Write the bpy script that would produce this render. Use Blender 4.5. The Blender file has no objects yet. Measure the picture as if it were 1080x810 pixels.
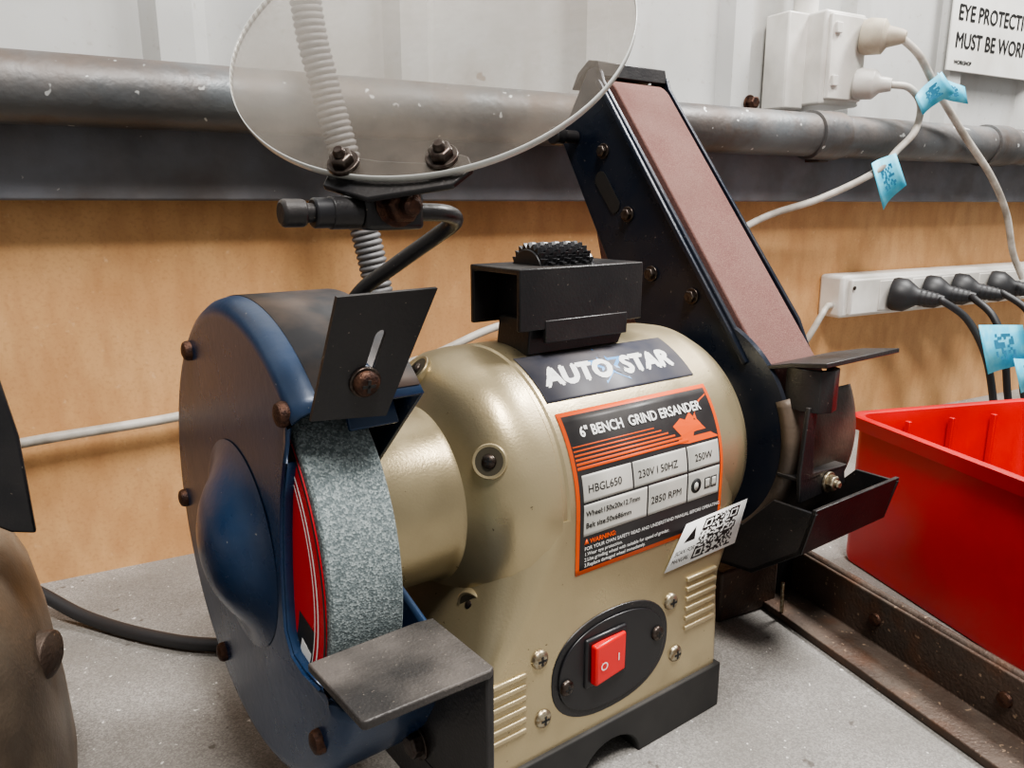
import bpy, bmesh, math, random
from mathutils import Vector, Matrix
random.seed(3)
S=0.001
TH=math.radians(8)
sc=bpy.context.scene
try:
    sc.view_settings.look='AgX - Medium High Contrast'
except Exception: pass

# ---------------------------------------------------------------- materials
def mat(name,col,rough=0.5,metal=0.0,col2=None,nscale=60,nlo=0.4,nhi=0.65,bump=0.0,bscale=400,dust=0.0,dcol=(0.45,0.42,0.38),coat=0.0,spec=None,fleck=None):
    m=bpy.data.materials.new(name); m.use_nodes=True
    nt=m.node_tree; b=nt.nodes['Principled BSDF']
    b.inputs['Base Color'].default_value=(*col,1); b.inputs['Roughness'].default_value=rough
    b.inputs['Metallic'].default_value=metal
    if coat: b.inputs['Coat Weight'].default_value=coat; b.inputs['Coat Roughness'].default_value=0.15
    if spec is not None: b.inputs['Specular IOR Level'].default_value=spec
    tc=nt.nodes.new('ShaderNodeTexCoord')
    def noise(scale,det=4):
        n=nt.nodes.new('ShaderNodeTexNoise'); n.inputs['Scale'].default_value=scale; n.inputs['Detail'].default_value=det
        nt.links.new(tc.outputs['Object'],n.inputs['Vector']); return n
    def mix(fac,a,bcol):
        x=nt.nodes.new('ShaderNodeMix'); x.data_type='RGBA'
        nt.links.new(fac,x.inputs[0])
        if isinstance(a,tuple): x.inputs[6].default_value=(*a,1)
        else: nt.links.new(a,x.inputs[6])
        x.inputs[7].default_value=(*bcol,1); return x.outputs[2]
    cur=col
    if col2:
        n=noise(nscale); r=nt.nodes.new('ShaderNodeMapRange'); r.inputs[1].default_value=nlo; r.inputs[2].default_value=nhi
        nt.links.new(n.outputs['Fac'],r.inputs[0]); cur=mix(r.outputs[0],cur,col2)
    if dust>0:
        n=noise(35,8); r=nt.nodes.new('ShaderNodeMapRange'); r.inputs[1].default_value=0.35; r.inputs[2].default_value=0.8; r.inputs[4].default_value=dust*1.6
        nt.links.new(n.outputs['Fac'],r.inputs[0])
        g=nt.nodes.new('ShaderNodeNewGeometry'); sx=nt.nodes.new('ShaderNodeSeparateXYZ'); nt.links.new(g.outputs['Normal'],sx.inputs[0])
        r2=nt.nodes.new('ShaderNodeMapRange'); r2.inputs[1].default_value=-0.3; r2.inputs[2].default_value=0.9; r2.inputs[3].default_value=0.2
        nt.links.new(sx.outputs['Z'],r2.inputs[0])
        mu=nt.nodes.new('ShaderNodeMath'); mu.operation='MULTIPLY'; mu.use_clamp=True
        nt.links.new(r.outputs[0],mu.inputs[0]); nt.links.new(r2.outputs[0],mu.inputs[1])
        cur=mix(mu.outputs[0],cur,dcol)
        ra=nt.nodes.new('ShaderNodeMapRange'); ra.inputs[3].default_value=rough; ra.inputs[4].default_value=0.9
        nt.links.new(mu.outputs[0],ra.inputs[0]); nt.links.new(ra.outputs[0],b.inputs['Roughness'])
    if fleck:   # (scale, threshold, colour)  sparse specks
        n=noise(fleck[0],2); r=nt.nodes.new('ShaderNodeMapRange'); r.inputs[1].default_value=fleck[1]; r.inputs[2].default_value=fleck[1]+0.03
        nt.links.new(n.outputs['Fac'],r.inputs[0]); cur=mix(r.outputs[0],cur,fleck[2])
    if not isinstance(cur,tuple): nt.links.new(cur,b.inputs['Base Color'])
    if bump>0:
        n=noise(bscale,3); bp=nt.nodes.new('ShaderNodeBump'); bp.inputs['Strength'].default_value=bump; bp.inputs['Distance'].default_value=0.001
        nt.links.new(n.outputs['Fac'],bp.inputs['Height']); nt.links.new(bp.outputs[0],b.inputs['Normal'])
    return m

def addn(m,scale,lo,hi,amt,col,det=6,mp=(1,1,1)):
    """overlay another noise-masked colour on a material"""
    nt=m.node_tree; bs=nt.nodes['Principled BSDF']; prev=bs.inputs['Base Color']
    tc=nt.nodes.new('ShaderNodeTexCoord'); vo=nt.nodes.new('ShaderNodeTexNoise'); vo.inputs['Scale'].default_value=scale; vo.inputs['Detail'].default_value=det
    ma=nt.nodes.new('ShaderNodeMapping'); ma.inputs['Scale'].default_value=mp
    nt.links.new(tc.outputs['Object'],ma.inputs[0]); nt.links.new(ma.outputs[0],vo.inputs['Vector'])
    r=nt.nodes.new('ShaderNodeMapRange'); r.inputs[1].default_value=lo; r.inputs[2].default_value=hi; r.inputs[4].default_value=amt
    nt.links.new(vo.outputs['Fac'],r.inputs[0])
    mx=nt.nodes.new('ShaderNodeMix'); mx.data_type='RGBA'; nt.links.new(r.outputs[0],mx.inputs[0])
    if prev.links: nt.links.new(prev.links[0].from_socket,mx.inputs[6])
    else: mx.inputs[6].default_value=prev.default_value
    mx.inputs[7].default_value=(*col,1)
    nt.links.new(mx.outputs[2],prev)

M={}
M['gold']=mat('gold_paint',(0.50,0.42,0.265),0.27,0.68,dust=0.32,dcol=(0.27,0.225,0.165),bump=0.08,bscale=900,fleck=(420,0.74,(0.18,0.14,0.09)))
addn(M['gold'],18,0.55,0.8,0.35,(0.24,0.19,0.12),8)
M['goldshade']=mat('gold_recess_shade',(0.07,0.06,0.04),0.6,0.2)  # darkened copy of the gold; shade of the screw pits put into the colour
M['navy']=mat('navy_paint',(0.008,0.033,0.088),0.25,0.15,dust=0.22,dcol=(0.14,0.14,0.14),bump=0.1,bscale=300,fleck=(500,0.73,(0.2,0.2,0.2)))
addn(M['navy'],25,0.5,0.75,0.35,(0.05,0.05,0.055),9)
M['navy2']=mat('dark_navy_paint',(0.008,0.014,0.028),0.25,0.3,dust=0.25,dcol=(0.10,0.085,0.075),bump=0.08,bscale=300,fleck=(500,0.73,(0.15,0.13,0.12)))
addn(M['navy2'],25,0.5,0.75,0.4,(0.045,0.038,0.034),9)
M['soot']=mat('sooty_band',(0.04,0.04,0.044),0.45,0.2,col2=(0.12,0.09,0.075),nscale=40)
M['black']=mat('black_paint',(0.014,0.014,0.016),0.30,0.1,dust=0.25,dcol=(0.13,0.11,0.095),bump=0.15,bscale=700,fleck=(600,0.73,(0.14,0.12,0.10)))
M['blackdust']=mat('black_dusty',(0.04,0.037,0.036),0.40,0.25,dust=0.65,dcol=(0.15,0.13,0.115),bump=0.3,bscale=900,fleck=(900,0.71,(0.22,0.19,0.16)))
addn(M['blackdust'],40,0.5,0.7,0.5,(0.02,0.018,0.016),9)
M['covr']=mat('brown_dusty_cover',(0.06,0.048,0.04),0.4,0.3,col2=(0.14,0.105,0.08),nscale=40,dust=0.4,dcol=(0.18,0.14,0.11),bump=0.2,bscale=500)
M['rubber']=mat('black_rubber',(0.018,0.018,0.018),0.7,dust=0.35,dcol=(0.13,0.12,0.11))
M['plastic']=mat('black_plastic',(0.014,0.014,0.016),0.35)
M['rust']=mat('rusty_steel',(0.10,0.050,0.032),0.5,0.7,col2=(0.04,0.022,0.018),nscale=300,bump=0.4,bscale=1500)
M['steel']=mat('steel_screw',(0.46,0.42,0.32),0.35,0.9,col2=(0.25,0.18,0.11),nscale=500)
M['dsteel']=mat('dark_screw',(0.09,0.075,0.065),0.35,0.8,col2=(0.045,0.03,0.025),nscale=500)
M['pipe']=mat('galvanised_pipe',(0.165,0.18,0.19),0.42,0.45,col2=(0.075,0.072,0.072),nscale=9,nlo=0.35,nhi=0.7,bump=0.4,bscale=200,dust=0.5,dcol=(0.21,0.155,0.12),fleck=(110,0.70,(0.55,0.56,0.55)))
addn(M['pipe'],30,0.56,0.72,0.6,(0.10,0.065,0.045),10)
M['rail']=mat('grey_rail_paint',(0.175,0.18,0.20),0.6,0.0,col2=(0.12,0.12,0.13),nscale=25,dust=0.5,dcol=(0.19,0.155,0.13),bump=0.3,bscale=300,fleck=(160,0.73,(0.45,0.43,0.4)))
addn(M['rail'],20,0.55,0.75,0.6,(0.09,0.07,0.06),10)
M['wheelred']=mat('red_paper',(0.50,0.01,0.02),0.5)
M['white']=mat('white_plastic',(0.70,0.68,0.64),0.4,col2=(0.52,0.50,0.46),nscale=20)
M['cream']=mat('cream_rubber',(0.48,0.43,0.34),0.6,col2=(0.34,0.29,0.23),nscale=40)
M['wcord']=mat('white_cord',(0.54,0.51,0.46),0.5,col2=(0.30,0.27,0.23),nscale=50)
M['bcord']=mat('black_cord',(0.025,0.025,0.027),0.5)
M['tag']=mat('blue_tag',(0.06,0.50,0.74),0.5,col2=(0.16,0.62,0.80),nscale=90)
M['tagw']=mat('tag_print',(0.03,0.20,0.34),0.5)
M['red']=mat('red_plastic',(0.60,0.005,0.009),0.32,col2=(0.45,0.003,0.006),nscale=12,dust=0.05,dcol=(0.4,0.2,0.18))
M['switchred']=mat('switch_red',(0.66,0.015,0.015),0.3)
M['ink']=mat('white_ink',(0.82,0.82,0.80),0.5)
M['signw']=mat('sign_white',(0.78,0.78,0.75),0.5,col2=(0.62,0.61,0.57),nscale=12)
M['inkk']=mat('black_ink',(0.012,0.012,0.012),0.5)
M['orange']=mat('orange_ink',(0.80,0.11,0.015),0.45)
M['labelblk']=mat('label_black',(0.022,0.02,0.022),0.4,dust=0.1)
M['labelnavy']=mat('label_navy',(0.035,0.04,0.065),0.4,dust=0.3,dcol=(0.28,0.24,0.2))
M['labelgrey']=mat('label_grey',(0.55,0.54,0.50),0.45,dust=0.15)
M['starblue']=mat('label_blue',(0.05,0.26,0.6),0.4)
M['belt']=mat('sanding_belt',(0.145,0.062,0.055),0.9,col2=(0.235,0.125,0.105),nscale=1500,bump=0.5,bscale=2800,dust=0.35,dcol=(0.23,0.15,0.125))
addn(M['belt'],20,0.5,0.75,0.4,(0.12,0.05,0.042),9)
M['iron']=mat('angle_iron',(0.085,0.058,0.045),0.5,0.4,col2=(0.03,0.023,0.02),nscale=30,dust=0.5,dcol=(0.19,0.15,0.12),bump=0.5,bscale=500,fleck=(300,0.69,(0.28,0.2,0.14)))
addn(M['iron'],60,0.5,0.7,0.5,(0.14,0.065,0.035),9)
M['cast']=mat('tan_casting',(0.18,0.135,0.095),0.38,0.25,col2=(0.09,0.068,0.052),nscale=25,dust=0.5,dcol=(0.24,0.205,0.165),bump=0.3,bscale=500)
M['conduit']=mat('grey_conduit',(0.13,0.13,0.135),0.5,0.1,dust=0.35,dcol=(0.2,0.17,0.15))
M['yellow']=mat('yellow_paint',(0.65,0.38,0.02),0.5)
M['tin']=mat('painted_tin',(0.58,0.585,0.575),0.45,0.05,col2=(0.44,0.44,0.425),nscale=7,nlo=0.4,nhi=0.75,bump=0.1,bscale=80,fleck=(60,0.75,(0.34,0.30,0.26)))
addn(M['tin'],22,0.52,0.75,0.5,(0.34,0.31,0.27),9,(1,1,0.18))
addn(M['tin'],160,0.62,0.75,0.35,(0.30,0.26,0.22),4)
M['board']=mat('particle_board',(0.68,0.40,0.19),0.6,col2=(0.56,0.30,0.13),nscale=14,nlo=0.35,nhi=0.7,bump=0.1,bscale=300)
addn(M['board'],420,0.5,0.75,0.35,(0.40,0.19,0.08))
addn(M['board'],70,0.42,0.75,0.5,(0.42,0.20,0.085),8,(1,1,0.35))
addn(M['board'],200,0.66,0.8,0.4,(0.82,0.60,0.38))
addn(M['board'],6,0.52,0.75,0.5,(0.24,0.125,0.065),8,(1,1,0.5))
M['floor']=mat('concrete_floor',(0.25,0.24,0.23),0.8,col2=(0.18,0.17,0.16),nscale=4)

def speckle(name,c1,c2,c3,scale,rough=0.9,bump=0.6,fleck=None):
    m=bpy.data.materials.new(name); m.use_nodes=True; nt=m.node_tree; b=nt.nodes['Principled BSDF']; b.inputs['Roughness'].default_value=rough
    tc=nt.nodes.new('ShaderNodeTexCoord'); v=nt.nodes.new('ShaderNodeTexVoronoi'); v.inputs['Scale'].default_value=scale
    nt.links.new(tc.outputs['Object'],v.inputs['Vector'])
    sp=nt.nodes.new('ShaderNodeSeparateColor'); nt.links.new(v.outputs['Color'],sp.inputs[0])
    cr=nt.nodes.new('ShaderNodeValToRGB'); e=cr.color_ramp.elements
    e[0].color=(*c1,1); e[0].position=0.1; e[1].color=(*c3,1); e[1].position=0.97
    x=e.new(0.5); x.color=(*c2,1)
    nt.links.new(sp.outputs[0],cr.inputs[0]); nt.links.new(cr.outputs[0],b.inputs['Base Color'])
    bp=nt.nodes.new('ShaderNodeBump'); bp.inputs['Strength'].default_value=bump; bp.inputs['Distance'].default_value=0.0005
    nt.links.new(v.outputs['Distance'],bp.inputs['Height']); nt.links.new(bp.outputs[0],b.inputs['Normal'])
    return m
M['stone']=speckle('grinding_stone',(0.095,0.118,0.122),(0.145,0.175,0.18),(0.27,0.31,0.31),1500,bump=0.35)
M['bench']=speckle('bench_surface',(0.19,0.18,0.17),(0.245,0.235,0.22),(0.33,0.315,0.295),1300,0.62,0.2)
addn(M['bench'],14,0.38,0.7,0.6,(0.14,0.13,0.115),10)
addn(M['bench'],5,0.5,0.7,0.5,(0.13,0.115,0.10),10)
addn(M['bench'],260,0.70,0.72,1.0,(0.60,0.58,0.55),2)
addn(M['bench'],90,0.68,0.72,0.7,(0.07,0.055,0.045),3)

# acrylic
m=bpy.data.materials.new('clear_acrylic'); m.use_nodes=True; nt=m.node_tree; nt.nodes.remove(nt.nodes['Principled BSDF'])
out=nt.nodes['Material Output']
tr=nt.nodes.new('ShaderNodeBsdfTransparent'); tr.inputs[0].default_value=(0.91,0.90,0.885,1)
gl=nt.nodes.new('ShaderNodeBsdfGlossy'); gl.inputs['Roughness'].default_value=0.12
df=nt.nodes.new('ShaderNodeBsdfDiffuse'); df.inputs[0].default_value=(0.26,0.22,0.18,1)
lw=nt.nodes.new('ShaderNodeLayerWeight'); lr=nt.nodes.new('ShaderNodeMapRange'); lr.inputs[1].default_value=0.2; lr.inputs[3].default_value=0.035; lr.inputs[4].default_value=0.25
nt.links.new(lw.outputs['Facing'],lr.inputs[0])
m1=nt.nodes.new('ShaderNodeMixShader'); m2=nt.nodes.new('ShaderNodeMixShader')
tc=nt.nodes.new('ShaderNodeTexCoord'); n=nt.nodes.new('ShaderNodeTexNoise'); n.inputs['Scale'].default_value=22; n.inputs['Detail'].default_value=10; n.inputs['Roughness'].default_value=0.7
nt.links.new(tc.outputs['Object'],n.inputs['Vector'])
r=nt.nodes.new('ShaderNodeMapRange'); r.inputs[1].default_value=0.35; r.inputs[2].default_value=0.8; r.inputs[3].default_value=0.06; r.inputs[4].default_value=0.34
nt.links.new(n.outputs['Fac'],r.inputs[0])
nt.links.new(r.outputs[0],m1.inputs[0]); nt.links.new(tr.outputs[0],m1.inputs[1]); nt.links.new(df.outputs[0],m1.inputs[2])
nt.links.new(lr.outputs[0],m2.inputs[0]); nt.links.new(m1.outputs[0],m2.inputs[1]); nt.links.new(gl.outputs[0],m2.inputs[2])
nt.links.new(m2.outputs[0],out.inputs[0]); M['acrylic']=m
M['acredge']=mat('acrylic_edge',(0.50,0.51,0.49),0.2)

# ---------------------------------------------------------------- helpers (all coordinates in mm)
class G:
    def __init__(s,name,O,th=0.0):
        s.O=Vector(O); s.e=bpy.data.objects.new(name,None); s.e.empty_display_size=0.02
        sc.collection.objects.link(s.e)
        w=Matrix.Rotation(th,3,'Z')@s.O
        s.e.location=((w.x)*S,(w.y)*S,(w.z+256)*S); s.e.rotation_euler=(0,0,th)
def put(g,name,verts,faces,m,bevel=0,smooth=38,solid=0,seg=2):
    me=bpy.data.meshes.new(name)
    me.from_pydata([tuple((Vector(v)-g.O)*S) for v in verts],[],faces)
    bm=bmesh.new(); bm.from_mesh(me); bmesh.ops.remove_doubles(bm,verts=bm.verts,dist=1e-7)
    if not solid: bmesh.ops.recalc_face_normals(bm,faces=bm.faces)
    bm.to_mesh(me); bm.free()
    me.materials.append(m)
    if smooth:
        me.polygons.foreach_set('use_smooth',[True]*len(me.polygons))
        me.set_sharp_from_angle(angle=math.radians(smooth))
    ob=bpy.data.objects.new(name,me); sc.collection.objects.link(ob); ob.parent=g.e
    if solid:
        q=ob.modifiers.new('s','SOLIDIFY'); q.thickness=solid*S; q.offset=0
    if bevel:
        q=ob.modifiers.new('b','BEVEL'); q.width=bevel*S; q.segments=seg; q.limit_method='ANGLE'; q.angle_limit=math.radians(35); q.harden_normals=False
    return ob
def basis(axis):
    a=Vector(axis).normalized(); q=a.to_track_quat('Z','Y').to_matrix(); return q.col[0].copy(),q.col[1].copy(),a
def box(g,name,lo,hi,m,bevel=0.6,rot=None,piv=None):
    lo=Vector(lo);hi=Vector(hi); vs=[Vector((x,y,z)) for z in(lo.z,hi.z) for x,y in((lo.x,lo.y),(hi.x,lo.y),(hi.x,hi.y),(lo.x,hi.y))]
    if rot is not None:
        c=Vector(piv) if piv is not None else (lo+hi)/2
        vs=[rot@(v-c)+c for v in vs]
    f=[(0,3,2,1),(4,5,6,7),(0,1,5,4),(1,2,6,5),(2,3,7,6),(3,0,4,7)]
    return put(g,name,vs,f,m,bevel)
def lathe(g,name,prof,p,axis,m,seg=64,bevel=0,smooth=38,cap=True):
    e1,e2,a=basis(axis); p=Vector(p); vs=[];fs=[]
    for t,r in prof:
        for i in range(seg):
            w=2*math.pi*i/seg; vs.append(p+a*t+(e1*math.cos(w)+e2*math.sin(w))*max(r,0.001))
    for k in range(len(prof)-1):
        for i in range(seg):
            j=(i+1)%seg; fs.append((k*seg+i,k*seg+j,(k+1)*seg+j,(k+1)*seg+i))
    if cap:
        fs.append(tuple(range(seg))[::-1]); n=(len(prof)-1)*seg; fs.append(tuple(range(n,n+seg)))
    return put(g,name,vs,fs,m,bevel,smooth)
def cyl(g,name,p0,p1,r,m,seg=32,bevel=0.4):
    p0=Vector(p0);p1=Vector(p1); return lathe(g,name,[(0,r),((p1-p0).length,r)],p0,p1-p0,m,seg,bevel)
def prism(g,name,poly,o,e1,e2,n,t,m,bevel=0.4,smooth=38):
    o=Vector(o);e1=Vector(e1);e2=Vector(e2);n=Vector(n); k=len(poly)
    vs=[o+e1*u+e2*v for u,v in poly]+[o+e1*u+e2*v+n*t for u,v in poly]
    fs=[tuple(range(k))[::-1],tuple(range(k,2*k))]+[(i,(i+1)%k,(i+1)%k+k,i+k) for i in range(k)]
    return put(g,name,vs,fs,m,bevel,smooth)
def cat(pts,n=12):
    P=[Vector(p) for p in pts]; P=[P[0]*2-P[1]]+P+[P[-1]*2-P[-2]]; out=[]
    for i in range(1,len(P)-2):
        a,b,c,d=P[i-1:i+3]
        for k in range(n):
            t=k/n; out.append(0.5*((2*b)+(c-a)*t+(2*a-5*b+4*c-d)*t*t+(3*b-a-3*c+d)*t**3))
    out.append(P[-2]); return out
def sweep(g,name,pts,r,m,n=12,seg=14,rf=None,raw=False):
    P=[Vector(p) for p in pts] if raw else cat(pts,n); vs=[];fs=[]; up=None
    for i,p in enumerate(P):
        t=(P[min(i+1,len(P)-1)]-P[max(i-1,0)]).normalized()
        if up is None:
            up=t.orthogonal().normalized()
        up=(up-t*up.dot(t)).normalized(); s=t.cross(up)
        rr=r*(rf(i) if rf else 1)
        for k in range(seg):
            w=2*math.pi*k/seg; vs.append(p+(up*math.cos(w)+s*math.sin(w))*rr)
    for i in range(len(P)-1):
        for k in range(seg):
            j=(k+1)%seg; fs.append((i*seg+k,i*seg+j,(i+1)*seg+j,(i+1)*seg+k))
    fs.append(tuple(range(seg))[::-1]); q=(len(P)-1)*seg; fs.append(tuple(range(q,q+seg)))
    return put(g,name,vs,fs,m,0,50)
def resample(P,step):
    out=[P[0]];acc=0
    for a,b in zip(P,P[1:]):
        L=(b-a).length; 
        while acc+L>=step:
            k=(step-acc)/L; a=a+(b-a)*k; out.append(a); L=(b-a).length; acc=0
        acc+=L
    return out
def pan(g,name,p,n,r,m,slot=None):
    slot=slot or M['inkk']
    p=Vector(p);n=Vector(n).normalized()
    lathe(g,name,[(-1,r),(r*0.2,r),(r*0.42,r*0.85),(r*0.56,r*0.5),(r*0.6,0.01)],p,n,m,20)
    e1,e2,a=basis(n); c=p+n*(r*0.52)
    for q,(u,v) in enumerate(((e1,e2),(e2,e1))):
        w=r*0.5;h=r*0.12
        vs=[c+u*x+v*y+n*z for z in(-.2,r*0.1) for x,y in((-w,-h),(w,-h),(w,h),(-w,h))]
        put(g,name+'_slot%d'%q,vs,[(0,3,2,1),(4,5,6,7),(0,1,5,4),(1,2,6,5),(2,3,7,6),(3,0,4,7)],slot)
def hexb(g,name,p,n,r,h,m,washer=True,stud=0):
    p=Vector(p);n=Vector(n).normalized()
    if washer: lathe(g,name+'_washer',[(-0.5,r*1.3),(1.0,r*1.3)],p,n,m,24,0.3)
    lathe(g,name,[(0.5,r),(h,r),(h+r*0.15,r*0.8)],p,n,m,6,0.3,20)
    if stud: lathe(g,name+'_stud',[(0,r*0.5),(h+stud,r*0.5),(h+stud+0.8,r*0.35)],p,n,m,16)
def text_pts(s,size,align='LEFT',shear=0):
    cu=bpy.data.curves.new('t','FONT'); cu.body=s; cu.size=size; cu.align_x=align; cu.shear=shear; cu.resolution_u=3
    ob=bpy.data.objects.new('t',cu); sc.collection.objects.link(ob)
    dg=bpy.context.evaluated_depsgraph_get(); me=bpy.data.meshes.new_from_object(ob.evaluated_get(dg))
    v=[tuple(x.co) for x in me.vertices]; f=[tuple(p.vertices) for p in me.polygons]
    bpy.data.objects.remove(ob); bpy.data.meshes.remove(me); return v,f
def text(g,name,s,size,fn,m,align='LEFT',shear=0,sx=1.0,bold=0):
    v,f=text_pts(s,size,align,shear)
    vs=[];fs=[]
    offs=[(0,0)] if not bold else [(-bold,0),(bold,0),(0,bold),(0,-bold)]
    for q,(ox,oy) in enumerate(offs):
        b=len(vs); vs+=[fn(x*sx+ox,y+oy,q*0.01) for x,y,z in v]; fs+=[tuple(i+b for i in ff) for ff in f]
    return put(g,name,vs,fs,m,0,0,solid=0.02)

# ================================================================ BENCH GRINDER (grinder frame)
YC,ZC=285.0,-126.0
g=G('bench_grinder',(240,285,-256),TH)
R=63.2
lathe(g,'motor_housing',[(108,36),(110,37.5),(158,38.5),(160.5,40),(162,43),(163.5,48),(166.5,54),(171.5,59.2),(178,62.3),(186,R),(192,R),(193,62.4),(195,62.4),(196,R),(302,R),(312,61.5),(320,57.5),(325,50),(327,42),(328,36),(346,35)],(0,YC,ZC),(1,0,0),M['gold'],128,0,30)
def rrect(x0,x1,y0,y1,r,z,n=8):
    o=[]
    for cx,cy,a0 in((x1-r,y1-r,0),(x0+r,y1-r,90),(x0+r,y0+r,180),(x1-r,y0+r,270)):
        for i in range(n+1):
            a=math.radians(a0+90*i/n); o.append((cx+r*math.cos(a),cy+r*math.sin(a),z))
    return o
def loft(g,name,rings,m,smooth=38):
    k=len(rings[0]); vs=[p for rg in rings for p in rg]; fs=[tuple(range(k))[::-1]]
    for j in range(len(rings)-1):
        for i in range(k):
            l=(i+1)%k; fs.append((j*k+i,j*k+l,(j+1)*k+l,(j+1)*k+i))
    fs.append(tuple(range((len(rings)-1)*k,len(rings)*k))); return put(g,name,vs,fs,m,0,smooth)
yf=YC-R
loft(g,'pedestal',[rrect(149,299,yf-0.5,350,5,-232),rrect(150,299,yf-0.3,349,6,-205),rrect(151,299,yf-0.2,349,8,-190),rrect(154,302,yf,348,11,-180),rrect(160,310,yf,348,15,-168),rrect(167,316,yf,348,20,-150),rrect(172,318,yf,348.2,24,-127)],M['gold'],50)
poly=[(147,-256),(200,-256)]+[(222-18*math.cos(math.radians(a)),-256+15*math.sin(math.radians(a))) for a in range(0,181,15)]+[(244,-256),(299,-256),(299,-231),(148,-231)]
prism(g,'foot',poly,(0,yf-2.5,0),(1,0,0),(0,0,1),(0,1,0),R*2+5,M['rubber'],0.8)
for k in range(6):
    z=-184-k*5.2
    for nm,x0,x1,dz in(('l',154,173,-6),('r',271,293,6)):
        box(g,'vent_%s%d'%(nm,k),(x0,yf-1.4,z+dz),(x1,yf+1,z+dz+2.4),M['gold'],0.7)
rec=[]
for a in (98,29,-120,160):
    a=math.radians(a); rr=54.5
    rec.append((Vector((166.5,YC-rr*math.cos(a),ZC+rr*math.sin(a))),Vector((-0.72,-0.69*math.cos(a),0.69*math.sin(a)))))
rec.append((Vector((163.5,246.5,-165.5)),Vector((-0.93,-0.35,-0.12))))
for i,(p,n) in enumerate(rec):
    lathe(g,'recess_rim%d'%i,[(-3,7.4),(0.2,7.2),(0.6,6.8),(0.4,5.8)],p+n*0.6,n,M['gold'],28,cap=False)
    lathe(g,'recess_shade%d'%i,[(0,6.2),(0.3,6.2)],p+n*0.6,n,M['goldshade'],28)  # flat dark disc, the pit's shade painted in its colour
    pan(g,'bell_screw%d'%i,p+n*0.9,n,3.0,M['dsteel'])

# --- switch plate
def oval(cx,cz,a,b,n=48,p=2.3):
    o=[]
    for i in range(n):
        w=2*math.pi*i/n;c=math.cos(w);s=math.sin(w)
        o.append((cx+a*math.copysign(abs(c)**(2/p),c),cz+b*math.copysign(abs(s)**(2/p),s)))
    return o
FR=((1,0,0),(0,0,1),(0,-1,0))
prism(g,'switch_bezel',oval(222.5,-200,36,25),(0,yf+1,0),*FR,1.7,M['black'],0.5)
prism(g,'switch_bezel_inner',oval(222.5,-200,32.5,21.5),(0,yf-0.6,0),*FR,1.0,M['plastic'],0.4)
box(g,'switch_frame',(204,yf-3,-208),(229,yf,-184),M['plastic'],1.2)
rx=Matrix.Rotation(math.radians(7),3,'Z')
box(g,'switch_rocker',(206.5,yf-5.5,-205.5),(227,yf-1.5,-186.5),M['switchred'],1.0,rot=rx)
flat=lambda x0,z0,y:(lambda x,y_,q:Vector((x0+x,y-q,z0+y_)))
text(g,'switch_mark_0','O',5.5,flat(209,-198.5,yf-7.0),M['ink'])
text(g,'switch_mark_1','I',5.5,flat(221,-198.5,yf-5.2),M['ink'])
pan(g,'switch_screw0',(194,yf-1.5,-203),(0,-1,0),3.6,M['dsteel']); pan(g,'switch_screw1',(250,yf-1.5,-197),(0,-1,0),3.6,M['dsteel'])
for i,(x,z) in enumerate(((180,-184.5),(260,-184.5),(182,-213.5),(265,-214))):
    pan(g,'panel_screw%d'%i,(x,yf,z),(0,-1,0),4.2,M['steel'])

# --- labels mapped on the housing
def bp(x,s,off=0.2):
    if s>=0:
        a=s/R; return Vector((x,YC-(R+off)*math.cos(a),ZC+(R+off)*math.sin(a)))
    return Vector((x,YC-(R+off),ZC+s))
def patch(g,name,x0,x1,s0,s1,off,m,n=24,sk=0):
    vs=[];fs=[]
    for i in range(n+1):
        s=s0+(s1-s0)*i/n
        vs+= [bp(x0+sk*(s-s0),s,off),bp(x1+sk*(s-s0),s,off)]
    for i in range(n): fs.append((2*i,2*i+1,2*i+3,2*i+2))
    return put(g,name,vs,fs,m,0,60,solid=0.05)
def T(name,s,size,x,sv,m,off=0.75,**k):
    text(g,name,s,size,lambda a,b,q:bp(x+a,sv+b,off+q),m,**k)
patch(g,'brand_label',198,290,49.5,78,0.3,M['labelnavy'])
T('brand_text_1','AUTO',14.5,203,57.5,M['ink'],off=0.5,shear=0.3,sx=0.98,bold=0.9)
T('brand_text_2','STAR',14.5,249.5,57.5,M['ink'],off=0.5,shear=0.3,sx=0.95,bold=0.9)
def star(name,c0,c1,R1,R2,off,m):
    pts=[bp(c0,c1,off)]+[bp(c0+(R1 if i%2==0 else R2)*math.cos(math.pi/2+i*math.pi/5),c1+(R1 if i%2==0 else R2)*math.sin(math.pi/2+i*math.pi/5),off) for i in range(10)]
    put(g,name,pts,[(0,i+1,(i+1)%10+1) for i in range(10)],m,0,0,solid=0.02)
star('brand_star',243,64,13,5.2,0.42,M['starblue']); star('brand_star_core',243,64,8,3.2,0.5,M['labelnavy'])
patch(g,'rating_label_border',199,293,-27,44,0.3,M['orange'])
patch(g,'rating_label_field',201,291,-25,42,0.4,M['labelblk'])
T('title','6" BENCH  GRIND ERSANDER',6.2,207.5,32.0,M['ink'],sx=0.93,bold=0.16)
for i in range(6):
    patch(g,'stripe%d'%i,201.5,250+i*4,28.2-i*1.9,28.7+0.15*i-i*1.9,0.5,M['orange'],4)
sp=[(262,27),(268,30),(270,28),(275,32),(277,29.5),(284,36.5),(290.5,39),(290.5,17.8),(270,17.8),(262,19),(266,22)]
cpt=(280,25)
put(g,'splash',[bp(*cpt,0.5)]+[bp(x,s,0.5) for x,s in sp],[(0,i+1,(i+1)%11+1) for i in range(11)],M['orange'],0,0,solid=0.02)
cells=[(203,231.5,5,16.5),(232.5,267,5,16.5),(268,290,5,16.5),(203,240.5,-10,4),(241.5,267,-10,4),(268,290,-10,4)]
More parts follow.
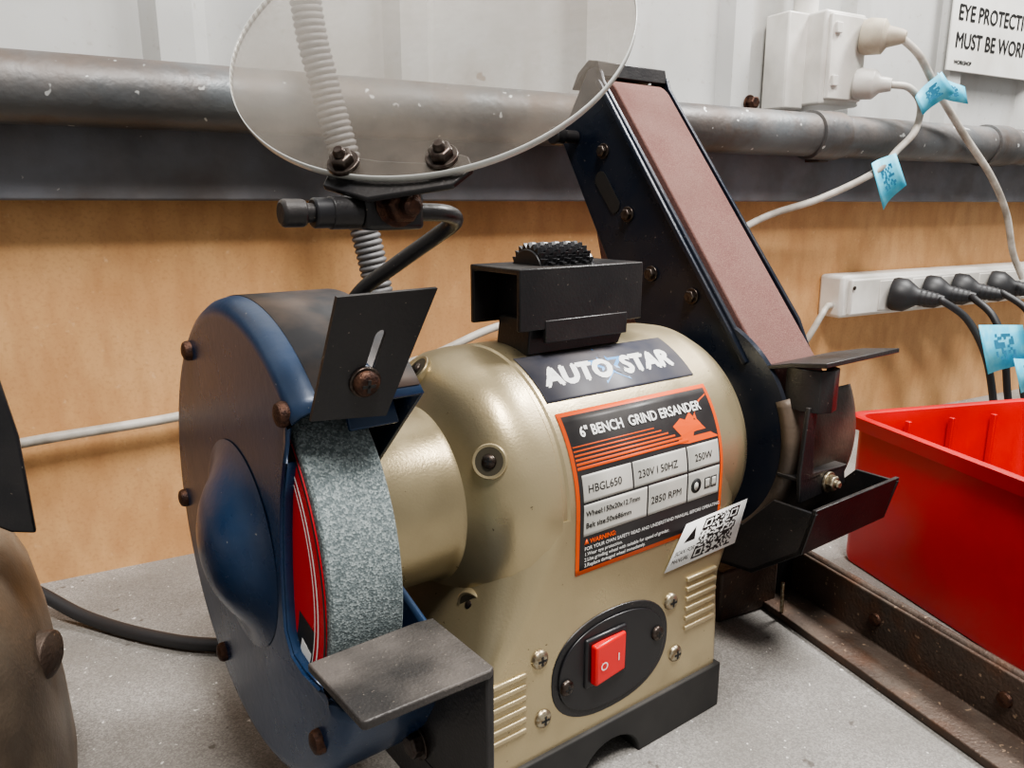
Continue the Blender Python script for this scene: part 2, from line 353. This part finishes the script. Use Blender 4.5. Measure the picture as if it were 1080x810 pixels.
for i,c in enumerate(cells): patch(g,'cell%d'%i,c[0],c[1],c[2],c[3],0.55,M['labelgrey'],10)
T('c0','HBGL650',4.9,205.5,8.7,M['inkk']); T('c1','230V I 50HZ',4.9,235,8.7,M['inkk']); T('c2','250W',4.9,272.5,8.7,M['inkk'])
T('c3','Wheel:150x20x12.7mm',3.3,204,-1.2,M['inkk'],bold=0.05);T('c3b','Belt size:50x686mm',3.3,204,-6.4,M['inkk'],bold=0.05)
T('c4','2850 RPM',4.9,243,-5,M['inkk'])
x=273.5
put(g,'icon_goggles',[bp(x+3.6*math.cos(a*math.pi/12),-3+3.6*math.sin(a*math.pi/12),0.7) for a in range(24)],[tuple(range(24))],M['inkk'],solid=0.02)
put(g,'icon_face',[bp(x+1.5*math.cos(a*math.pi/12),-3.3+2*math.sin(a*math.pi/12),0.8) for a in range(24)],[tuple(range(24))],M['labelgrey'],solid=0.02)
patch(g,'icon_book_l',279.5,283.6,-6,-0.5,0.7,M['inkk'],4);patch(g,'icon_book_r',284.1,288.2,-6,-0.5,0.7,M['inkk'],4)
patch(g,'icon_page_l',280.1,283.0,-5.4,-1.2,0.8,M['labelgrey'],4);patch(g,'icon_page_r',284.7,287.6,-5.4,-1.2,0.8,M['labelgrey'],4)
T('warn','WARNING:',3.0,206.5,-13.6,M['orange'],bold=0.08)
for i,s in enumerate(['FOR YOUR OWN SAFETY READ AND UNDERSTAND MANUAL BEFORE OPERATING','1.Wear eye protection.','2.Use grinding wheel with suitable for speed of grinder.','3.Replace damaged wheel immediately.']):
    T('small%d'%i,s,2.35,203.5,-16.4-i*2.5,M['ink'])
put(g,'warn_tri',[bp(x,s,0.7) for x,s in [(203.2,-13.6),(206,-13.6),(204.6,-11.2)]],[(0,1,2)],M['orange'],solid=0.02)
# QR sticker
q=[Vector((x,yf-0.8,z)) for x,z in((254,-168),(306,-167),(314,-145),(268,-147))]
put(g,'qr_sticker',q,[(0,1,2,3)],M['ink'],solid=0.1)
def bil(u,v,y=-0.12):
    return (q[0]*(1-u)+q[1]*u)*(1-v)+(q[3]*(1-u)+q[2]*u)*v+Vector((0,y,0))
vs=[];fs=[]; N=25
def modu(i,j):
    for a,b in((0,0),(0,N-7),(N-7,N-7)):
        if a<=i<a+7 and b<=j<b+7:
            k=max(abs(i-a-3),abs(j-b-3)); return k!=2
    return random.random()<0.5
for i in range(N):
    for j in range(N):
        if modu(i,j):
            u0=0.33+0.56*i/N;u1=0.33+0.56*(i+1)/N;v0=0.07+0.86*j/N;v1=0.07+0.86*(j+1)/N
            b=len(vs); vs+=[bil(u0,v0),bil(u1,v0),bil(u1,v1),bil(u0,v1)]; fs.append((b,b+1,b+2,b+3))
put(g,'qr_code',vs,fs,M['inkk'],0,0,solid=0.01)
for i,s in enumerate(['SCAN FOR','MANUAL']):
    text(g,'qr_txt%d'%i,s,3.0,lambda a,b,c:bil(0.04+a/52,0.30-0.17*i+b/22,-0.15),M['inkk'])
put(g,'qr_tri',[bil(0.1,0.55),bil(0.26,0.55),bil(0.2,0.85)],[(0,1,2)],M['inkk'],0,0,solid=0.01)

# --- wheel guard (navy)
XF=82
a0,a1=44.0,341.5
arc=[math.radians(a0+(a1-a0)*i/90) for i in range(91)]
def gp(x,r,a): return Vector((x,YC-r*math.cos(a),ZC+r*math.sin(a)))
steps=[(XF,83.5),(XF+0.5,86.5),(XF+1.8,89.2),(XF+4.2,91.2),(XF+7.5,92),(126,92)]
vs=[];fs=[]
for x,r in steps: vs+=[gp(x,r,a) for a in arc]
n=len(arc)
for k in range(len(steps)-1):
    for i in range(n-1): fs.append((k*n+i,k*n+i+1,(k+1)*n+i+1,(k+1)*n+i))
op=[(72,-27),(58,-28.5),(48,-27),(43,-20),(43,-10),(44,4),(46,18),(49,32),(54,45)]
b=len(vs); vs+=[Vector((XF,YC-f,ZC+h)) for f,h in op]
fs.append(tuple(list(range(n))+list(range(b,b+len(op)))))
b2=len(vs); vs+=[Vector((XF+4,YC-f-0.5,ZC+h)) for f,h in op]
for i in range(len(op)-1): fs.append((b+i,b+i+1,b2+i+1,b2+i))
b3=len(vs); vs+=[gp(126,38,a) for a in arc]; k=(len(steps)-1)*n
for i in range(n-1): fs.append((k+i,k+i+1,b3+i+1,b3+i))
put(g,'wheel_guard',vs,fs,M['navy'],0,40,solid=1.6)
vs=[];fs=[]
ar=[math.radians(46+62*i/24) for i in range(25)]
for x,r in((90,92.9),(126.3,92.9)): vs+=[gp(x,r,a) for a in ar]
for i in range(24): fs.append((i,i+1,26+i,25+i))
put(g,'guard_soot_band',vs,fs,M['soot'],0,40,solid=0.3)
lathe(g,'guard_hub_dome',[(0.2,41),(-0.3,38),(-1.5,34),(-4,29.5),(-7.2,25),(-10,20),(-12.2,14),(-13.4,7),(-13.7,0.01)],(XF-0.7,YC+2,ZC-3),(1,0,0),M['navy'],96,0,80)
for i,(f,h) in enumerate(((57,62),(-83,-10),(69,-48),(-50,66),(-40,-70))):
    lathe(g,'guard_rivet%d'%i,[(-1,4.2),(0.8,4.2),(2,3.6),(2.6,2.2),(2.9,0.01)],(XF-0.7,YC-f,ZC+h),(-1,0,0),M['rust'],24)
lathe(g,'grinding_wheel',[(86,20),(86,74),(86.8,75),(111.2,75),(112,74),(112,20)],(0,YC,ZC),(1,0,0),M['stone'],160,0,30)
lathe(g,'wheel_label_disc',[(85.3,71),(86.1,71)],(0,YC,ZC),(1,0,0),M['wheelred'],96)
def ring(name,x,r0,r1,m,aa=0,ab=360,seg=96):
    vs=[];fs=[]
    for i in range(seg+1):
        a=math.radians(aa+(ab-aa)*i/seg); vs+=[gp(x,r0,a),gp(x,r1,a)]
    for i in range(seg): fs.append((2*i,2*i+1,2*i+3,2*i+2))
    put(g,name,vs,fs,m,0,0,solid=0.05)
ring('wheel_label_line',85.1,65.5,66.3,M['ink']); ring('wheel_label_line2',85.1,63.0,63.5,M['ink']); ring('wheel_label_edge',85.1,70.6,72,M['inkk'])
ring('wheel_label_black',85.15,50,63,M['inkk'],-48,-12,20)
ring('wheel_label_white',85.05,54,62,M['ink'],-30,-22,12)
lathe(g,'wheel_flange',[(79,8),(79,12),(84,26),(86,27)],(0,YC,ZC),(1,0,0),M['dsteel'],48)

# --- spark arrestor plate
P=[Vector((84,213,-63)),Vector((108.5,212,-65)),Vector((123,203,-25)),Vector((90,203,-25.5))]
nn=(P[1]-P[0]).cross(P[3]-P[0]).normalized()
def pl(u,v): return (P[0]*(1-u)+P[1]*u)*(1-v)+(P[3]*(1-u)+P[2]*u)*v
sl=[]
for i in range(16):
    a=2*math.pi*i/16; w=0.06
    sl.append((0.55+w*math.cos(a),(0.66 if math.sin(a)>=-1e-6 else 0.34)+0.05*math.sin(a)))
bm=bmesh.new()
outer=[bm.verts.new((pl(u,v)-g.O)*S) for u,v in((0,0),(1,0),(1,1),(0,1))]
inner=[bm.verts.new((pl(u,v)-g.O)*S) for u,v in sl]
ed=[bm.edges.new((outer[i],outer[(i+1)%4])) for i in range(4)]+[bm.edges.new((inner[i],inner[(i+1)%16])) for i in range(16)]
bmesh.ops.triangle_fill(bm,use_beauty=True,use_dissolve=False,edges=ed)
me=bpy.data.meshes.new('spark_arrestor'); bm.to_mesh(me); bm.free(); me.materials.append(M['black'])
ob=bpy.data.objects.new('spark_arrestor',me); sc.collection.objects.link(ob); ob.parent=g.e
md=ob.modifiers.new('s','SOLIDIFY'); md.thickness=0.0015; md.offset=0
nf=-nn if nn.y>0 else nn
hexb(g,'arrestor_screw_base',pl(0.54,0.30)+nf*0.8,nf,3.9,1.2,M['dsteel'])
pan(g,'arrestor_screw',pl(0.54,0.30)+nf*2.0,nf,4.2,M['rust'])
cyl(g,'arrestor_boss',pl(0.54,0.30)-nf*14,pl(0.54,0.30)-nf*1,4.5,M['navy'])
prism(g,'arrestor_tab',[(0,0),(18,0),(18,20),(0,20)],(102,226,-73),(1,0,0),(0,0.45,0.89),(0,-0.89,0.45),2,M['navy'],0.5)

# --- tool rest
prism(g,'tool_rest_plate',[(76,207),(77,172),(78,171),(119,170),(121,171),(121,207),(114,208)],(0,0,-141),(1,0,0),(0,1,0),(0,0,1),3,M['blackdust'],0.6)
prism(g,'tool_rest_flange',[(171,-139),(207,-139),(207,-160),(222,-176),(222,-205),(196,-205),(192,-190),(171,-205)],(118.2,0,0),(0,1,0),(0,0,1),(1,0,0),3,M['black'],0.6)
box(g,'tool_rest_arm',(118,171,-212),(121,250,-195),M['black'],0.6)
hexb(g,'tool_rest_bolt',(118,214,-190),(-1,0,0),5,4,M['dsteel'])
cyl(g,'tool_rest_boss',(121,240,-203),(150,250,-203),6,M['black'])

# --- eye shield + bracket + rod
al=math.radians(53.2)
Rr=Vector((math.sin(al),-math.cos(al),0)); Fh=Vector((math.cos(al),math.sin(al),0))
C=Vector((137,227,53.5)); ph=math.radians(45)
ev=Fh*math.cos(ph)+Vector((0,0,1))*math.sin(ph)
rt=Matrix.Rotation(math.radians(-9),3,Vector((0.558,0.8,0.2)).normalized())
E1=rt@Rr; E2=rt@ev; NN=E1.cross(E2).normalized()
RS=65
lathe(g,'eye_shield',[(-1.1,RS),(1.1,RS)],C,NN,M['acrylic'],128)
vs=[];fs=[]
for i in range(128):
    a=2*math.pi*i/128; d=E1*math.cos(a)+E2*math.sin(a)
    vs+=[C+d*(RS+0.1)-NN*1.1,C+d*(RS+0.1)+NN*1.1]
for i in range(128):
    j=(i+1)%128; fs.append((2*i,2*i+1,2*j+1,2*j))
put(g,'eye_shield_edge',vs,fs,M['acredge'],0,60,solid=0.2)
nc=NN if NN.dot(C)<0 else -NN
def shp(u,v): return C+E1*u+E2*v
for i,b in enumerate((shp(-26,-56),shp(2,-60))):
    hexb(g,'shield_bolt%d'%i,b+nc*1.2,nc,3.6,3.0,M['dsteel'],stud=1.6)
strap=[(-33,-60),(-31,-54),(-25,-50),(-16,-54),(-2,-58),(3,-54),(9,-58),(10,-63),(4,-68),(-20,-68)]
prism(g,'shield_strap',strap,C-nc*1.6,E1,E2,-nc,2,M['black'],0.5)
RY,RZ=207,-2.5
box(g,'clamp_block',(100,RY-5,RZ-5),(119,RY+5,RZ+10),M['black'],1.5)
hexb(g,'clamp_nut',(110,RY-5,RZ+3),(0,-1,-0.15),5.6,5,M['rust'],stud=4)
cyl(g,'clamp_bracket',(91,RY,RZ),(100,RY,RZ),4.6,M['black']); 
sweep(g,'shield_rod',[(79,RY,RZ),(95,RY,RZ),(118,RY,RZ),(130,RY+1,RZ-0.5),(137,RY+7,RZ-3),(136,RY+17,RZ-8),(128,RY+31,RZ-18),(120,RY+43,RZ-28),(116,RY+52,RZ-42),(116,RY+56,RZ-60)],2.7,M['black'],10)
cyl(g,'rod_cap',(77,RY,RZ),(84,RY,RZ),3.8,M['black'],bevel=1)
lathe(g,'rod_collar',[(0,4.2),(7,4.2)],(86,RY,RZ),(1,0,0),M['plastic'],20,0.6)

# --- channel bracket with wheel dresser on top of the motor
t=2.6
x0,x1,y0,y1,z0,z1=198,272,259,297,-54,-27
prism(g,'channel',[(y0,z0),(y0,z1),(y1,z1),(y1,z0),(y1-t,z0),(y1-t,z1-t),(y0+t,z1-t),(y0+t,z0)],(x0,0,0),(0,1,0),(0,0,1),(1,0,0),x1-x0,M['black'],0.6)
box(g,'channel_web',(212,y0+t,z0),(214.5,y1-t,z1-t),M['black'],0.3)
prism(g,'channel_foot',[(208,-50),(262,-50),(266,-58),(262,-66),(206,-66)],(0,y0+5,0),(1,0,0),(0,0,1),(0,1,0),24,M['black'],0.8)
box(g,'channel_front_skirt',(212,y0-0.5,-60),(262,y0+2,-50),M['black'],0.5)
for k in range(9):
    rr=[]
    for i in range(48):
        a=2*math.pi*i/48; r_=14 if (i+k)%2==0 else 11.5; rr.append((r_*math.cos(a),r_*math.sin(a)))
    prism(g,'dresser_disc%d'%k,rr,(217+k*3.4,278,-31),(0,1,0),(0,0,1),(1,0,0),2.3,M['plastic'],0.15,20)
cyl(g,'dresser_core',(216,278,-31),(249,278,-31),11,M['plastic'])

# --- belt sander side
u=Vector((0,0.628,0.778)); v=Vector((0,-0.778,0.628)); A0=Vector((0,YC,ZC))
def hull(p):
    p=sorted(set(p)); 
    def half(p):
        h=[]
        for q in p:
            while len(h)>1 and (h[-1][0]-h[-2][0])*(q[1]-h[-2][1])-(h[-1][1]-h[-2][1])*(q[0]-h[-2][0])<=0: h.pop()
            h.append(q)
        return h
    a=half(p);b=half(p[::-1]); return a[:-1]+b[:-1]
circ=lambda s,n,r,k=64:[(s+r*math.cos(2*math.pi*i/k),n+r*math.sin(2*math.pi*i/k)) for i in range(k)]
hp=hull(circ(0,0,58.5)+circ(200,42,20,40))
prism(g,'sanding_belt',hp,A0+Vector((351,0,0)),u,v,(1,0,0),48,M['belt'],0.8,30)
outl=[(-20,-2),(40,-2),(120,2),(204,13),(208,17),(214,34),(221,56),(218,62),(212,64),(206,62),(30,59.5),(10,55)]
prism(g,'sander_arm_plate',outl,A0+Vector((343,0,0)),u,v,(1,0,0),3,M['navy2'],1.0)
prism(g,'arm_front_flange',[(10,57),(208,61),(208,58),(10,54)],A0+Vector((340.5,0,0)),u,v,(1,0,0),4,M['navy2'],0.6)
prism(g,'arm_back_flange',[(50,-3),(120,1),(204,12),(204,15),(120,4),(50,0)],A0+Vector((343,0,0)),u,v,(1,0,0),40,M['navy2'],0.6)
prism(g,'arm_far_plate',outl,A0+Vector((402,0,0)),u,v,(1,0,0),2.5,M['navy2'],0.8)
prism(g,'arm_top_cap',[(210,62),(218,66),(225,60),(226,48),(222,38),(222,48),(221,57),(217,62),(212,59)],A0+Vector((343,0,0)),u,v,(1,0,0),60,M['black'],0.5)
lathe(g,'drum_side_disc',[(0,50),(1,66),(3,67),(4,66)],(342,YC,ZC),(1,0,0),M['navy2'],96)
cyl(g,'drum_hub',(333,YC,ZC),(343,YC,ZC),24,M['black'])
def ap(s,n,x=342.6): return A0+Vector((x,0,0))+u*s+v*n
prism(g,'arm_slot',[((150+(10 if math.cos(2*math.pi*i/16)>=-1e-6 else -10))+5*math.cos(2*math.pi*i/16),26+5*math.sin(2*math.pi*i/16)) for i in range(16)],A0+Vector((342.7,0,0)),u,v,(-1,0,0),0.3,M['inkk'],0)
for i,(s,n) in enumerate(((172,38),(128,32),(88,27),(60,45))):
    hexb(g,'arm_bolt%d'%i,ap(s,n),(-1,0,0),3.6,3,M['dsteel'])
cyl(g,'tension_lever',ap(196,24),ap(196,24,328),4.0,M['black']); cyl(g,'tension_lever_knob',ap(196,24,331),ap(196,24,323),5.6,M['black'],bevel=1)
vs=[];fs=[];ar=[math.radians(24-204*i/60) for i in range(61)]
pf=[(343,62),(343,66),(345,68.5),(348,69.5),(398,69.5),(402,68.5),(405,66),(405,20)]
for x,r in pf: vs+=[gp(x,r,a) for a in ar]
for k in range(len(pf)-1):
    for i in range(60): fs.append((k*61+i,k*61+i+1,(k+1)*61+i+1,(k+1)*61+i))
put(g,'drum_cover',vs,fs,M['covr'],0,40,solid=1.2)
prism(g,'sander_table',[(241,-86),(241,-84),(222,-79),(202,-76),(202,-78.5),(222,-81.5)],(343,0,0),(0,1,0),(0,0,1),(1,0,0),70,M['black'],0.4)
cu=[(346,226),(343,214),(346,206),(353,203),(361,205),(365,213),(363,214),(359,207.5),(353,205.5),(348,208),(345.5,214),(348,226)]
prism(g,'table_bracket_curl',cu,(0,0,-103),(1,0,0),(0,1,0),(0,0,1),22,M['black'],0.5)
prism(g,'table_bracket_strap',[(343,-100),(351,-100),(350,-118),(352,-136),(382,-138),(384,-149),(342,-151),(340,-135)],(0,209,0),(1,0,0),(0,0,1),(0,1,0),2.5,M['black'],0.6)
prism(g,'table_bracket_foot',[(342,209),(384,209),(384,224),(342,224)],(0,0,-140),(1,0,0),(0,1,0),(0,0,1),2.2,M['black'],0.5)
hexb(g,'table_bolt',(366,208.5,-144),(0,-1,0),4.4,4,M['steel'],stud=2)
sc_o=[(197,-150),(203,-176),(232,-198),(285,-203),(285,-201),(233,-195.5),(205.5,-174.5),(199.5,-150)]
prism(g,'dust_scoop',sc_o,(338,0,0),(0,1,0),(0,0,1),(1,0,0),82,M['black'],0.4)
side=[(197,-152),(203,-176),(232,-198),(285,-203),(285,-182),(240,-172),(222,-152)]
prism(g,'dust_scoop_side_l',side,(338,0,0),(0,1,0),(0,0,1),(1,0,0),2,M['black'],0.4)
prism(g,'dust_scoop_side_r',side,(418,0,0),(0,1,0),(0,0,1),(1,0,0),2,M['black'],0.4)

# ================================================================ ROOM (wall frame)
def W(name,O=(0,0,-256)): return G(name,O,0)
def single(ob,name):
    e=ob.parent; ob.parent=None; ob.location=e.location; ob.rotation_euler=e.rotation_euler
    bpy.data.objects.remove(e); ob.name=name
w=W('workbench'); o=box(w,'b',(-1100,-350,-296),(1900,590,-256),M['bench'],2); single(o,'workbench')
w=W('floor'); o=box(w,'b',(-3000,-3000,-1206),(3500,700,-1156),M['floor'],0); single(o,'floor')
w=W('wall_back')
box(w,'particle_board_lower',(-1100,583,-1150),(1900,600,6),M['board'],0)
vs=[];fs=[];xs=[];x=-1100
while x<1900:
    xs+=[(x,612),(x+118,612),(x+128,600),(x+150,600),(x+160,612)]; x+=172
for z in(0,1400):
    vs+=[(a,b,z) for a,b in xs]
k=len(xs)
for i in range(k-1): fs.append((i,i+1,k+i+1,k+i))
put(w,'tin_cladding',vs,fs,M['tin'],0,0,solid=1)
w=W('trim_1',(0,570,0)); o=box(w,'b',(-1100,558,2),(1900,600,50),M['rail'],1.5); single(o,'trim_1')
w=W('wall_pipe',(300,540,64))
cyl(w,'pipe',(-1100,538,64),(1900,538,64),20,M['pipe'],48)
for i,x in enumerate((618,900)):
    lathe(w,'coupling%d'%i,[(0,20),(1,22.5),(38,22.5),(39,20)],(x,538,64),(1,0,0),M['pipe'],48)
for i,x in enumerate((640,1100)):
    box(w,'pipe_clip%d'%i,(x,541,40),(x+14,575,47),M['iron'],1)

w=W('flexible_conduit',(150,480,-256))
pts=cat([(112,488,420),(120,490,260),(131,492,119),(140,492,70),(152,490,20),(166,486,-50),(172,480,-120),(168,470,-200),(165,465,-253)],20)
pts=resample(pts,1.3)
sweep(w,'hose',pts,9.5,M['conduit'],raw=True,seg=20,rf=lambda i:(1.0,1.0,0.86)[i%3])

w=W('power_outlet',(680,600,135))
box(w,'housing',(648,553,95),(706,602,182),M['white'],3)
box(w,'side_box',(622,575,92),(650,605,182),M['white'],2)
box(w,'faceplate',(652,549,100),(703,554,178),M['white'],1.5)
box(w,'switch_1',(656,546,160),(664,550,170),M['white'],0.8);box(w,'switch_2',(656,546,112),(664,550,122),M['white'],0.8)
cyl(w,'riser_conduit',(660,590,180),(660,590,520),12,M['white'])
hexb(w,'mount_bolt',(600,598,98),(0,-1,0),6,8,M['rust'])
w=W('extension_plug',(700,540,155))
lathe(w,'body',[(0,15),(6,17),(20,16),(24,10),(36,7),(40,5)],(694,548,160),(0.5,-0.85,-0.1),M['cream'],28,0.5)
sweep(w,'cord',[(712,518,156),(735,512,140),(770,512,110),(823,512,70),(880,512,30),(920,512,-10),(945,512,-55),(960,505,-85)],3.6,M['wcord'])
w=W('extension_plug',(700,540,120))
lathe(w,'body',[(0,13),(5,15),(18,14),(24,8),(34,6)],(690,548,116),(0.5,-0.85,-0.1),M['white'],28,0.5)
sweep(w,'cord',[(706,520,113),(725,512,110),(742,510,95),(735,508,70),(715,510,52),(690,515,30),(640,535,5),(581,553,-14),(500,560,-50),(400,568,-85),(300,570,-101),(226,570,-123),(120,571,-136),(47,571,-146),(-45,571,-151),(-150,571,-160),(-400,571,-185),(-420,560,-240),(-420,520,-251)],3.4,M['wcord'])
def tag(name,pts):
    w=W(name,pts[0]); P=[Vector(p) for p in pts]; vs=[];fs=[]
    c=(P[1]-P[0]).cross(P[3]-P[0]).normalized(); n=8
    for i in range(n+1):
        k=i/n; off=c*math.sin(k*math.pi*1.3)*3
        vs+=[P[0]*(1-k)+P[1]*k+off,P[3]*(1-k)+P[2]*k+off]
    for i in range(n): fs.append((2*i,2*i+1,2*i+3,2*i+2))
    put(w,'paper',vs,fs,M['tag'],0,60,solid=0.4)
    vs=[];fs=[]; cc=c if c.y<0 else -c
    for i in range(9):
        for j in range(9):
            if random.random()<0.5:
                def f(a,b):
                    off=c*math.sin(a*math.pi*1.3)*3
                    return (P[0]*(1-a)+P[1]*a)*(1-b)+(P[3]*(1-a)+P[2]*a)*b+off+cc*0.5
                a=0.35+i*0.045;b=0.2+j*0.065; q=len(vs); vs+=[f(a,b),f(a+.045,b),f(a+.045,b+.065),f(a,b+.065)]; fs.append((q,q+1,q+2,q+3))
    put(w,'print',vs,fs,M['tagw'],0,0,solid=0.02)
tag('cord_tag',[(680,512,38),(704,506,48),(720,502,18),(700,508,-6)])
tag('cord_tag',[(718,500,100),(745,496,124),(764,492,106),(730,498,84)])
tag('cord_tag',[(745,498,124),(778,492,112),(784,490,96),(750,496,102)])
tag('cord_tag',[(762,435,-116),(826,430,-120),(840,424,-160),(778,428,-166)])
tag('cord_tag',[(822,424,-100),(868,420,-114),(876,414,-152),(832,420,-134)])
tag('cord_tag',[(800,418,-150),(850,414,-156),(858,408,-182),(812,412,-186)])

w=W('power_strip',(880,560,-98))
box(w,'body',(707,552,-121),(1120,583,-75),M['white'],4)
box(w,'top_panel',(716,547,-118),(1112,553,-79),M['white'],2)
for i,x in enumerate((781,838,892,965,1020,1076)):
    box(w,'socket%d'%i,(x-20,546,-115),(x+20,549,-82),M['white'],1)
hexb(w,'end_screw',(718,546.5,-88),(0,-1,0),2.5,1.5,M['dsteel'],washer=False)
sweep(w,'lead',[(710,565,-108),(695,560,-108),(680,555,-118),(670,560,-140),(660,570,-170),(640,560,-250)],3.4,M['wcord'])
cords=[[(800,497,-102),(818,480,-120),(828,462,-155),(836,452,-200),(840,445,-250)],
       [(850,493,-102),(848,470,-118),(850,455,-150),(860,450,-200),(866,440,-250)],
       [(912,497,-100),(915,470,-118),(895,455,-150),(890,450,-200),(895,430,-250)],
       [(985,497,-100),(1000,480,-120),(985,462,-160),(970,450,-210),(975,430,-250)]]
for i,x in enumerate((781,838,892,965)):
    w=W('power_plug',(x,520,-98))
    c=M['bcord']
    d=Vector((0.42,-0.9,-0.08)).normalized(); p=Vector((x,545.5,-97))
    lathe(w,'body',[(0,17),(4,18.5),(14,18),(20,14),(26,9.5),(40,7.5),(52,5)],p,d,c,28)
    for k in range(4): lathe(w,'rib%d'%k,[(0,9.5-k*0.8),(2,9.5-k*0.8)],p+d*(29+k*5),d,c,20)
    sweep(w,'cord',[p+d*48]+cords[i],3.8,c)

w=W('safety_sign',(1000,600,200))
box(w,'panel',(905,595,152),(1130,597,290),M['signw'],0.8)
for i,(s,z) in enumerate((('EYE PROTECTION',208),('MUST BE WORN',178))):
    text(w,'line%d'%i,s,24,lambda a,b,c,z=z:Vector((916+a,594.6-c,z+b)),M['inkk'],sx=0.85,bold=0.5)
text(w,'small','WORKSHOP',6,lambda a,b,c:Vector((918+a,594.6-c,160+b)),M['inkk'],bold=0.3)
hexb(w,'screw',(915,595,282),(0,-1,0),3,2,M['dsteel'])

# red bin
w=W('storage_bin',(500,230,-256))
B0=Vector((468,347,0)); d1=Vector((-0.24,-0.971,0)); d2=Vector((0.971,-0.24,0)); L,Wd=300,158; zt=-146
def ringb(ins,z):
    o=[];n=5;r=10
    for (a,b),(sa,sb) in (((0,0),(1,1)),((0,1),(1,-1)),((1,1),(-1,-1)),((1,0),(-1,1))):
        c=B0+d1*(ins+(L-2*ins)*a)+d2*(ins+(Wd-2*ins)*b)+Vector((0,0,z))+d1*sa*r+d2*sb*r
        for i in range(n+1):
            t=math.pi/2*i/n
            if (sa,sb)==(1,1): dd=(-math.sin(t),-math.cos(t))
            elif (sa,sb)==(1,-1): dd=(-math.cos(t),math.sin(t))
            elif (sa,sb)==(-1,-1): dd=(math.sin(t),math.cos(t))
            else: dd=(math.cos(t),-math.sin(t))
            o.append(c+d1*dd[0]*r+d2*dd[1]*r)
    return o
rings=[ringb(2,-255),ringb(1,-250),ringb(1,-156),ringb(-2.5,-155),ringb(-3.5,zt),ringb(-1,zt+1.2),ringb(3,zt),ringb(5,-158),ringb(7,-246),ringb(9,-251)]
loft(w,'tub',rings,M['red'],45)
for k in range(3):
    c=B0+d1*7.5+d2*(40+k*38)
    box(w,'inner_rib%d'%k,c+Vector((-1.5,-4,-248)),c+Vector((1.5,0,-152)),M['red'],0.6)

# angle iron
w=W('angle_iron_bracket',(380,200,-256))
da=Vector((-0.128,-0.992,0)); db=Vector((0.992,-0.128,0)); o0=Vector((362,326,-256))
prism(w,'angle',[(0,0.2),(33,0.2),(33,32),(30,34),(28,34),(28,5),(0,5)],o0,db,(0,0,1),da,380,M['iron'],0.8)
for i in range(4): lathe(w,'rivet%d'%i,[(0,4),(1.5,3.6),(2.2,0.01)],o0+da*(70+80*i)+db*28+Vector((0,0,20)),-db,M['rust'],16)
sweep(w,'strap_edge',[o0+da*(-5)+db*34+Vector((0,0,32)),o0+da*150+db*34+Vector((0,0,32)),o0+da*370+db*34+Vector((0,0,32))],3.2,M['iron'])
box(w,'tube_block',(322,318,-256),(372,352,-222),M['iron'],2)
box(w,'tube_block_cap',(372,322,-256),(408,350,-218),M['black'],1.5)
cyl(w,'cotter_pin',(362,304,-256),(356,300,-228),1.2,M['steel'],12,0.2)

# left casting of an unidentified machine, with black plate on a neck
w=W('bench_machine_casting',(-110,360,-256))
prof=[(0,84),(30,83),(70,80),(95,76),(112,70),(122,60),(128,44),(130,20),(130,0.01)]
vs=[];fs=[];sg=64
for z,r_ in prof:
    for i in range(sg):
        a=2*math.pi*i/sg; c=math.cos(a);s=math.sin(a); p=2/3.2
        vs.append((-113+r_*math.copysign(abs(c)**p,c),368+r_*1.1*math.copysign(abs(s)**p,s),-256+z))
for k in range(len(prof)-1):
    for i in range(sg):
        j=(i+1)%sg; fs.append((k*sg+i,k*sg+j,(k+1)*sg+j,(k+1)*sg+i))
put(w,'casting',vs,fs,M['cast'],0,50)
lathe(w,'flange_bolt',[(0,10),(6,10),(8,6)],(-36,350,-185),(0.9,-0.4,0),M['iron'],24,0.5)
prism(w,'casting_plate',[(-150,-36),(-56,-36),(-42,-44),(-33,-58),(-29,-85),(-28,-124),(-36,-122),(-44,-116),(-150,-112)],(0,330,0),(1,0,0),(0,0,1),(0,1,0),4,M['black'],1)
box(w,'casting_neck',(-130,334,-140),(-90,380,-70),M['cast'],4)
w=W('power_cord',(0,480,-252))
sweep(w,'cord',[(-120,560,-251),(-75,552,-240),(-55,540,-238),(-24,506,-250),(10,465,-251.5),(44,436,-251.5),(100,410,-251.5),(160,385,-251.5),(200,372,-248)],4,M['bcord'])
w=W('yellow_bracket',(-80,540,140)); box(w,'arm',(-130,560,95),(-78,566,220),M['yellow'],1); box(w,'arm_base',(-135,566,95),(-73,612,120),M['black'],1)

# ================================================================ light, world, camera
def area(name,loc,size,e,tgt,col=(1,1,1)):
    l=bpy.data.lights.new(name,'AREA'); l.energy=e; l.size=size; l.color=col
    o=bpy.data.objects.new(name,l); sc.collection.objects.link(o); o.location=loc
    o.rotation_euler=(Vector(tgt)-Vector(loc)).to_track_quat('-Z','Y').to_euler()
area('ceiling_light',(0.05,-0.25,1.4),0.35,29,(0.3,0.5,0.1),(1,0.97,0.93))
area('ceiling_light',(1.1,0.2,1.25),0.3,27,(0.4,0.4,0.0),(1,0.98,0.95))
wd=bpy.data.worlds.new('W'); sc.world=wd; wd.use_nodes=True
wd.node_tree.nodes['Background'].inputs[0].default_value=(1,0.985,0.965,1); wd.node_tree.nodes['Background'].inputs[1].default_value=0.38
cam=bpy.data.cameras.new('camera'); cam.lens=27.03; cam.sensor_width=36; cam.clip_start=0.01
co=bpy.data.objects.new('camera',cam); sc.collection.objects.link(co)
co.location=(0,0,0.256); co.rotation_euler=(math.radians(90-13.2),0,math.radians(-28.8)); sc.camera=co
